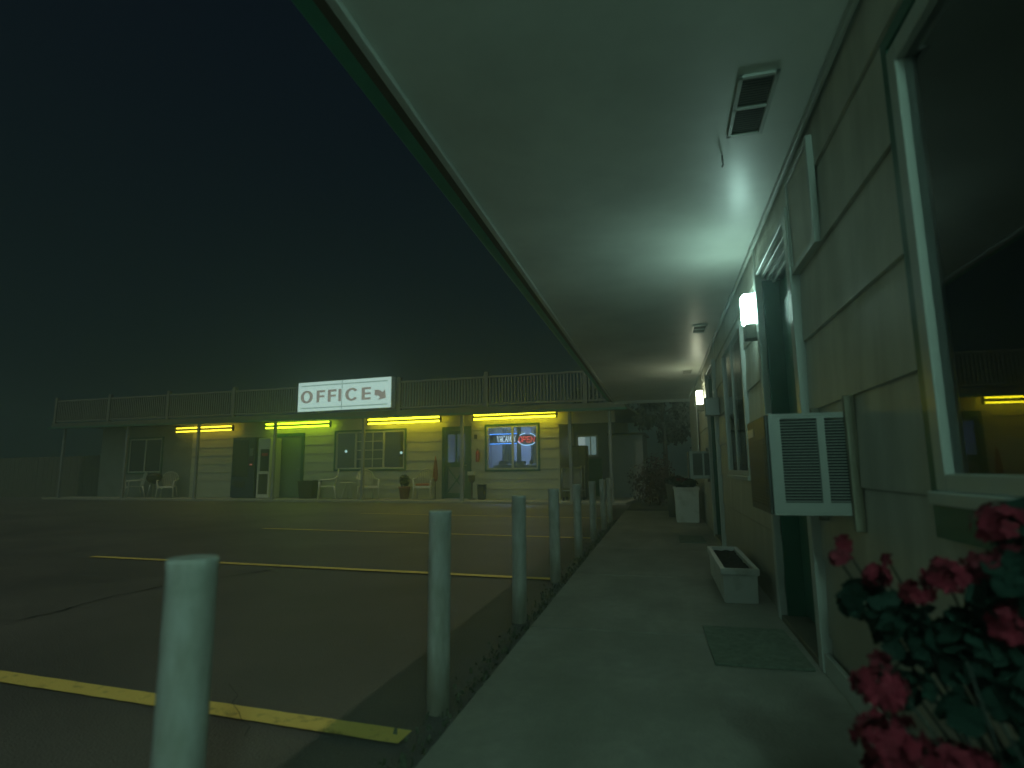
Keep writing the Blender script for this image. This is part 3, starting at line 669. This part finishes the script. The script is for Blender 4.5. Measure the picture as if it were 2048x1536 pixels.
# fluorescent fixtures
def tubefix(x0, x1, label, m):
    t = thing('fluorescent_light', label, 'light', ow((x0 + x1) / 2, WY - .28, 2.615), ang, 'double tube lights over the porch wall')
    h = (x1 - x0) / 2
    b = MB(); b.box(-h - .03, h + .03, -.035, 0, -.035, .035, .004); b.build('backing_tray', M['ac_dark'], t)
    for s_ in (-.8, .8): b = MB(); b.tube([(s_ * h, -.017, .036), (s_ * h, -.017, .135)], .01, 6); b.build('hanger', M['ac_dark'], t)
    for z in (.072, -.062):
        b = MB(); b.tube([(-h + .02, -.062, z), (h - .02, -.062, z)], .027, 12); b.build('tube', m, t)
    for s_ in (-1, 1):
        b = MB(); b.box(s_ * h - .02, s_ * h + .02, -.095, -.001, -.10, .11, .006); b.build('end_cap', M['ac_dark'], t)
    return t
tubefix(-16.92, -14.11, 'yellow double tube light farthest left, above the bare wall by the vending machine', M['tube_dim'])
tubefix(-12.58, -9.79, 'greenish double tube light above the plain green door', M['tube_g'])
tubefix(-8.26, -5.53, 'yellow double tube light between the wide dark window and office door', M['tube_y'])
tubefix(-4.37, -1.65, 'yellow double tube light directly above the neon window', M['tube_y'])

# OFFICE sign
sg = thing('office_sign', 'white backlit OFFICE sign box with arrow on the roof railing', 'sign', ow(-10.20, -.25, 2.91), ang)
SW, SH = 3.58, 1.0
b = MB(); b.box(0, SW, 0, .22, 0, SH, .01); b.build('sign_box', M['white'], sg)
b = MB(); b.box(.025, SW - .025, -.006, -.001, .02, SH - .02); b.build('sign_face', M['sign_face'], sg)
b = MB()
for v in (.135, .875): b.box(.04 * SW, .485 * SW, -.0105, -.0065, (1 - v) * SH - .02, (1 - v) * SH + .02); b.box(.492 * SW, .96 * SW, -.0105, -.0065, (1 - v) * SH - .02, (1 - v) * SH + .02)
b.box(.4855 * SW, .4915 * SW, -.013, -.0065, .02, SH - .02); b.box(.483 * SW, .494 * SW, -.014, -.0135, .02, .3); b.box(.483 * SW, .494 * SW, -.014, -.0135, .72, .98)
b.build('sign_trim', M['sign_line'], sg)
b = MB(); zt, zb = .70, .30; th, tv = .07, .125
def ell(cx, cz, rx, rz_, a0, a1, n=28):
    for k in range(n):
        A0 = R(a0 + (a1 - a0) * k / n); A1 = R(a0 + (a1 - a0) * (k + 1) / n)
        def pt(a, inn): return (cx + (rx - (tv if inn else 0)) * math.cos(a), cz + (rz_ - (th if inn else 0)) * math.sin(a))
        b.prism([pt(A0, 0), pt(A1, 0), pt(A1, 1), pt(A0, 1)], 'y', -.013, -.0065)
def bar(u0, u1, z0, z1): b.box(u0 * SW, u1 * SW, -.013, -.0065, z0, z1)
ell(.104 * SW, .5, .068 * SW, .212, 0, 360)
for u in (.213, .336): bar(u, u + .032, zb, zt); bar(u + .032, u + .092, zt - .075, zt); bar(u + .032, u + .086, .46, .53)
bar(.450, .481, zb, zt)
ell(.593 * SW, .5, .070 * SW, .212, 36, 324)
u = .695; bar(u, u + .034, zb, zt)
for z0_, z1_ in ((zt - .07, zt), (.465, .53), (zb, zb + .07)): bar(u + .034, u + .094, z0_, z1_)
b.prism([(q[0] * SW, (1 - q[1]) * SH) for q in ((.829, .40), (.866, .405), (.890, .43), (.910, .49), (.934, .395), (.945, .68), (.862, .735), (.884, .645), (.870, .60), (.829, .575))], 'y', -.013, -.0065)
b.build('sign_lettering', M['sign_letter'], sg)

# neon signs in the window
def strokes(b, text, x, z, w, h, gap, r, slant=0.0, y=0):
    G = {'V': [[(0, 1), (.5, 0), (1, 1)]], 'A': [[(0, 0), (.5, 1), (1, 0)], [(.22, .38), (.78, .38)]],
         'C': [[(1, .82), (.8, 1), (.25, 1), (0, .75), (0, .25), (.25, 0), (.8, 0), (1, .18)]], 'N': [[(0, 0), (0, 1), (1, 0), (1, 1)]],
         'Y': [[(0, 1), (.5, .5), (1, 1)], [(.5, .5), (.5, 0)]], 'O': [[(.3, 0), (0, .3), (0, .7), (.3, 1), (.7, 1), (1, .7), (1, .3), (.7, 0), (.3, 0)]],
         'P': [[(0, 0), (0, 1), (.75, 1), (1, .8), (.75, .5), (0, .5)]], 'E': [[(1, 1), (0, 1), (0, 0), (1, 0)], [(0, .5), (.8, .5)]]}
    for ch in text:
        for st in G[ch]: b.tube([(x + p[0] * w + slant * p[1] * h, y, z + p[1] * h) for p in st], r, 8)
        x += w + gap
M['backing'] = mat('neon_backing', (0.03, 0.05, 0.12), 0.5)
ns = thing('neon_sign', 'white neon VACANCY sign between two blue neon bars', 'sign', ow(-3.98, WY + .07, 1.80), ang)
b = MB(); strokes(b, 'VACANCY', .26, .035, .070, .19, .022, .010); b.build('neon_lettering', M['neon_white'], ns)
b = MB(); b.tube([(0, 0, .285), (.92, 0, .285)], .013, 8); b.tube([(0, 0, -.02), (.92, 0, -.02)], .013, 8); b.build('neon_bar', M['neon_blue'], ns)
b = MB(); b.box(-.01, .93, .03, .04, -.05, .31); b.build('backing_board', M['backing'], ns)
ns = thing('neon_sign', 'red neon OPEN sign ringed by a pale blue neon oval', 'sign', ow(-3.02, WY + .07, 1.70), ang)
b = MB(); strokes(b, 'OPEN', .02, .11, .10, .17, .035, .012, 0.1, 0); b.build('neon_lettering', M['neon_red'], ns)
b = MB()
for a0, a1 in ((100, 140), (25, 72), (195, 325)):
    b.tube([(.30 + .31 * math.cos(R(a0 + (a1 - a0) * k / 10)), -.02, .20 + .19 * math.sin(R(a0 + (a1 - a0) * k / 10))) for k in range(11)], .012, 8)
b.build('neon_ring', emat('neon_pale_blue', (0.35, 0.65, 0.95), 2.4), ns)
b = MB(); b.box(.02, .58, .03, .04, .05, .35); b.build('backing_board', M['backing'], ns)

# ---------------------------------------------------------------- porch things
PZ = 0.061
t = thing('vending_machine', 'tall dark blue vending machine on the porch left of the green door', 'vending machine', ow(-13.72, .62, PZ), ang)
b = MB(); b.box(0, 1.05, 0, .62, .04, 2.16, .015); b.box(.05, 1.0, .04, .58, 0, .04); b.build('cabinet', M['blue_dark'], t)
b = MB(); b.box(.06, .74, -.014, -.001, .75, 2.06, .004); b.build('display_glass', M['darkglass'], t)
b = MB(); b.box(.80, .99, -.012, -.001, 1.1, 1.9, .003); pnl = b.build('control_panel', M['black'], t)
b = MB()
for k in range(4):
    for j in range(3): b.box(.825 + j * .05, .86 + j * .05, -.018, -.0125, 1.5 + k * .07, 1.54 + k * .07)
b.build('buttons', M['metal'], pnl)
b = MB(); b.box(.84, .95, -.017, -.0125, 1.16, 1.21); b.build('red_display', emat('red_display', (.5, .04, .04), .6), pnl)
b = MB(); b.box(.15, .65, -.012, -.001, .38, .60, .004); b.build('dispensing_slot', M['black'], t)
t = thing('drinks_machine', 'narrow white machine with dark panel and red label beside green door', 'drinks machine', ow(-12.60, .66, PZ), ang)
b = MB(); b.box(0, .56, 0, .56, 0, 2.12, .03); b.build('cabinet', M['chair'], t)
b = MB(); b.box(.14, .52, -.012, -.001, .95, 1.72, .01); b.build('front_panel', M['black'], t)
b = MB(); b.box(.20, .46, -.02, -.0125, 1.48, 1.58, .004); b.build('red_label', M['red'], t)
b = MB(); b.box(.10, .50, -.012, -.001, .15, .85, .01); b.build('lower_panel', M['ac_dark'], t)

def bin_(x, y, w, d, h, name, label, cat, m, rim):
    t = thing(name, label, cat, ow(x, y, PZ), ang)
    b = MB(); n = 4
    def ring(a, c, z): return [b.bm.verts.new(p) for p in ((-a, -c, z), (a, -c, z), (a, c, z), (-a, c, z))]
    rs = [ring(w * .42, d * .42, 0), ring(w * .5, d * .5, h * .93)]
    for k in range(4): b.bm.faces.new((rs[0][k], rs[0][(k + 1) % 4], rs[1][(k + 1) % 4], rs[1][k]))
    b.bm.faces.new(rs[0][::-1]); b.bm.faces.new(rs[1]); bmesh.ops.bevel(b.bm, geom=b.bm.edges[:], offset=.02, segments=2, affect='EDGES')
    b.build('bin_body', m, t)
    b = MB(); b.box(-w * .53, w * .53, -d * .53, d * .53, h * .93, h, .015); b.build('lid', rim, t)
bin_(-10.55, .95, .62, .5, .60, 'storage_bin', 'black rubbish bin on the porch right of the green door', 'bin', M['black'], M['black'])
bin_(-4.04, .85, .24, .24, .47, 'waste_bin', 'slim dark waste basket on the porch below the neon window', 'bin', M['black'], M['blue_dark'])
t = thing('ash_stand', 'dark ash stand with yellow top beside the office door', 'ashtray', ow(-4.42, .95, PZ), ang)
b = MB(); b.lathe([(.12, 0), (.12, .02), (.03, .04), (.03, .5), (.1, .56), (.11, .74)], n=16); b.build('stand', M['ac_dark'], t)
b = MB(); b.box(-.11, .11, -.11, .11, .742, .86, .02); b.build('cap', M['chair'], t)
t = thing('fire_extinguisher', 'red fire extinguisher hung between office door and neon window', 'fire extinguisher', ow(-4.33, WY - .10, 1.22), ang)
b = MB(); b.lathe([(.05, 0), (.062, .02), (.062, .27), (.05, .32), (.022, .35), (.022, .37)], n=18); b.build('cylinder', M['red'], t)
b = MB(); b.box(-.05, .03, -.015, .015, .371, .39); b.box(-.055, .02, -.012, .012, .41, .425); b.box(.005, .02, -.012, .012, .39, .41); b.tube([(.02, 0, .38), (.08, 0, .36), (.085, 0, .2), (.075, 0, .08)], .009, 8); b.build('valve_and_hose', M['black'], t)
# doorbell / key box
b = MB(); b.box(-.05, .05, -.03, 0, -.07, .07, .006); o = b.build('key_drop_box', M['ac_dark'], None, ow(-4.42, WY - .026, 2.02), ang); o['label'] = 'small dark box on the wall beside the office door top'; o['category'] = 'box'

def chair(label, x, y, rot, m=None, name='porch_chair', src=None):
    if src is not None: return dup(src, ow(x, y, PZ), label, ang + rot)
    t = thing(name, label, 'chair', ow(x, y, PZ), ang + rot, 'plastic armchairs on the porch')
    m = m or M['chair']
    b = MB(); b.box(-.24, .24, -.24, .22, .40, .425, .01); b.box(-.24, .24, -.245, -.225, .36, .405, .005); b.build('seat', m, t)
    b = MB()                                             # rounded fan back with slots, leaning backwards
    for k in range(9):
        u = -1 + 2 * k / 8; top = .93 - .16 * u * u
        b.tube([(u * .19, .21 + .02, .42), (u * .24, .27, .62), (u * .25, .33 + .02 * (1 - abs(u)), top)], .014 if k in (0, 8) else .019, 6)
    arc = [(-.265 * math.cos(math.pi * k / 14) * (1), .325 + .02 * math.sin(math.pi * k / 14), .74 + .215 * math.sin(math.pi * k / 14)) for k in range(15)]
    b.tube(arc, .024, 8); b.build('backrest', m, t)
    for s_ in (-1, 1):
        b = MB(); b.tube([(s_ * .27, .33, .75), (s_ * .30, .20, .66), (s_ * .30, -.05, .635), (s_ * .295, -.22, .63), (s_ * .28, -.27, .58)], .022, 8); b.build('armrest', m, t)
        b = MB(); b.tube([(s_ * .28, -.27, .59), (s_ * .26, -.25, .40), (s_ * .29, -.29, 0)], [.02, .026, .02], 8); b.build('leg', m, t)
        b = MB(); b.tube([(s_ * .24, .21, .42), (s_ * .28, .30, 0)], [.026, .02], 8); b.build('leg', m, t)
    return t
ch = chair('pale plastic armchair below the wide dark window, nearest the green door', -9.55, .62, R(-55))
chair('pale plastic armchair below the wide dark window, behind a porch post', -7.98, .62, R(50), src=ch)
c3 = chair('pale plastic armchair between the terracotta pot and office door', -6.02, .80, R(15), src=ch)
chair('dim plastic armchair at the left end of the porch under the window', -18.55, .7, R(-25), src=ch)
chair('dim plastic armchair left of the first tube light', -16.85, .7, R(35), src=ch)
t = thing('porch_table', 'small pale round table between the two armchairs by the dark window', 'table', ow(-8.85, .75, PZ), ang)
b = MB(); b.lathe([(.26, .52), (.27, .53), (.27, .545), (.25, .55)], n=24); b.build('tabletop', M['chair'], t)
for k in range(3):
    a = k * 2.094; b = MB(); b.tube([(.05 * math.cos(a), .05 * math.sin(a), .52), (.22 * math.cos(a), .22 * math.sin(a), 0)], .018, 6); b.build('leg', M['chair'], t)
b = MB(); b.box(-.22, .22, -.20, .18, 0, .07, .03); o = b.build('seat_cushion', M['orange'], None, ow(-6.02, .80, PZ + .427), ang + R(15)); o['label'] = 'orange cushion on the chair beside the office door'; o['category'] = 'cushion'
t = thing('folded_parasol', 'red folded parasol leaning on the wall left of office door', 'parasol', ow(-5.72, 1.02, PZ), ang)
b = MB(); b.lathe([(.02, .55), (.075, .62), (.085, .75), (.05, 1.15), (.012, 1.38)], n=14); b.build('canopy', M['red'] if 0 else M['orange'], t)
b = MB(); b.tube([(0, 0, 0), (0, 0, .56)], .014, 8); b.build('pole', M['black'], t)
t = thing('plant_pot', 'terracotta pot with a bushy dark plant below the dark window corner', 'pot', ow(-6.80, .95, PZ), ang)
b = MB(); b.lathe([(.13, 0), (.18, .33), (.20, .335), (.20, .40), (.17, .40), (.16, .36)], n=20); b.build('pot_body', M['terracotta'], t)
b = MB(); foliage(b, 0, 0, .58, .17, .17, .22, 260, .035); b.build('foliage', M['leaf'], t, fix=False)
t = thing('barbecue_grill', 'dark kettle grill with lid standing among the dim left chairs', 'grill', ow(-17.3, .5, PZ), ang)
b = MB(); b.lathe([(.05, .52), (.22, .62), (.27, .74), (.27, .76)], n=20); b.build('bowl', M['black'], t)
b = MB(); b.lathe([(.27, .762), (.24, .86), (.1, .93), (.02, .94)], n=20); b.build('lid', M['black'], t)
for k in range(3):
    a = k * 2.094 + .5; b = MB(); b.tube([(.12 * math.cos(a), .12 * math.sin(a), .60), (.26 * math.cos(a), .26 * math.sin(a), 0)], .014, 6); b.build('leg', M['metal'], t)
# breezeway clutter: laundry cart, cabinet, rolled rug
t = thing('storage_cabinet', 'grey metal cabinet standing in the breezeway right of the office wall', 'cabinet', ow(-1.38, 1.75, PZ), ang)
b = MB(); b.box(0, .42, 0, .45, 0, 1.62, .01); b.build('cabinet_body', M['ac_dark'], t)
b = MB(); b.box(.015, .205, -.012, -.001, .03, 1.58, .003); b.build('cabinet_door', M['fascia'], t)
b = MB(); b.box(.215, .405, -.012, -.001, .03, 1.58, .003); b.build('cabinet_door', M['fascia'], t)
t = thing('laundry_cart', 'pale laundry cart on wheels in the dark breezeway', 'cart', ow(-1.15, .85, PZ), ang)
b = MB(); b.box(-.28, .28, -.2, .2, .32, .95, .04); b.build('bag', M['rail'], t)
b = MB()
for sx in (-.29, .29):
    for sy in (-.21, .21): b.tube([(sx, sy, .1), (sx, sy, 1.0)], .012, 6)
b.box(-.30, .30, -.22, .22, .27, .30); b.build('cart_frame', M['metal'], t)
for sx in (-.26, .26):
    b = MB(); b.tube([(sx - .02, -.19, .05), (sx + .02, -.19, .05)], .05, 12); b.tube([(sx - .02, .19, .05), (sx + .02, .19, .05)], .05, 12); b.build('wheels', M['black'], t)

# ---------------------------------------------------------------- fence, shed, vegetation
fe = thing('board_fence', 'tall vertical board fence left of the office porch', 'fence', ow(-21.45, 1.36), ang)
b = MB()
for k in range(70): 
    x = -.14 * k; h = 1.74 + random.uniform(-.02, .02); b.box(x - .132, x, 0 + random.uniform(-.004, .004), .02, 0, h)
b.build('fence_boards', M['fence'], fe)
b = MB(); b.box(-9.8, 0, .021, .06, .35, .44); b.box(-9.8, 0, .021, .06, 1.4, 1.49); b.build('fence_rail', M['fence'], fe)
sh = thing('garden_shed', 'pale blank wall of a shed beyond the walkway end', 'shed', (-1.52, 18.9, 0), ang * .5)
b = MB(); b.box(0, 1.02, 0, 2.2, 0, 2.02); b.build('shed_wall', M['pale_wall'], sh)
b = MB(); b.box(-.08, 1.10, -.08, 2.3, 2.021, 2.09); b.build('shed_roof', M['roofing'], sh)
def bush(name, label, x, y, rx, ry, h, n, s, m, cat='bush'):
    t = thing(name, label, cat, (x, y, -.02))
    b = MB()
    for k in range(9):
        a = random.uniform(0, 6.28); q = random.uniform(.1, .6)
        b.tube([(0, 0, 0), (rx * q * .5 * math.cos(a), ry * q * .5 * math.sin(a), h * .45), (rx * q * math.cos(a), ry * q * math.sin(a), h * .85)], [.025, .018, .006], 6)
    b.build('branches', M['bark'], t)
    b = MB()
    for k in range(14):
        a = random.uniform(0, 6.28); q = random.uniform(0, .7)
        foliage(b, rx * q * math.cos(a), ry * q * math.sin(a), h * random.uniform(.25, .8), rx * .42, ry * .42, h * .28, n // 14, s)
    b.build('crown', m, t, fix=False)
bush('red_leaved_bush', 'dark red leaved bush beyond the far bollards', -.05, 16.2, .95, .8, 1.35, 2400, .035, M['leaf_red'])
bush('evergreen_bush', 'dark evergreen bush at the far end of the walkway', 1.6, 17.5, 1.1, 1.0, 1.7, 2400, .045, M['leaf_dark'])
def tree(label, x, y, h, r, n, s=.09):
    t = thing('tree', label, 'tree', (x, y, -.02), 0)
    b = MB(); b.tube([(0, 0, 0), (.05, 0, h * .3), (.0, .05, h * .6), (.05, 0, h * .9)], [.09, .075, .05, .02], 10)
    for k in range(9):
        a = k * 2.4; z = h * (.4 + .05 * k); b.tube([(0.02, 0, z), (r * .45 * math.cos(a), r * .45 * math.sin(a), z + .3), (r * .8 * math.cos(a), r * .8 * math.sin(a), z + .55)], [.035, .022, .008], 6)
    b.build('trunk', M['bark'], t)
    b = MB()
    for k in range(26):
        a = random.uniform(0, 6.28); q = math.sqrt(random.uniform(0, 1)) * .8; z = h * random.uniform(.42, 1.0)
        foliage(b, r * q * math.cos(a), r * q * math.sin(a), z, r * .33, r * .33, r * .26, n // 26, s)
    b.build('crown', M['leaf_dark'], t, fix=False)
tree('dark tree with slim pale trunk behind the far end of the walkway', .15, 19.5, 5.0, 1.5, 5200)
tree('dark tree farther right behind the motel wing end', 3.4, 21.0, 5.4, 2.0, 5200)
tree('dark tree behind the shed, left of the slim trunk', -2.6, 25.5, 4.2, 1.7, 4200)

# ---------------------------------------------------------------- misty night air
b = MB(); b.box(-62, 42, -19, 82, -1.0, 7.0)
hz = b.build('haze', bpy.data.materials.new('night_haze'), kind='stuff')
m = hz.data.materials[0]; m.use_nodes = True; n = m.node_tree; n.nodes.remove(n.nodes['Principled BSDF'])
pv = n.nodes.new('ShaderNodeVolumePrincipled'); pv.inputs['Color'].default_value = (0.78, 1.0, 0.97, 1); pv.inputs['Density'].default_value = 0.018; pv.inputs['Anisotropy'].default_value = 0.78
n.links.new(pv.outputs[0], n.nodes['Material Output'].inputs['Volume'])
m.cycles.homogeneous_volume = True
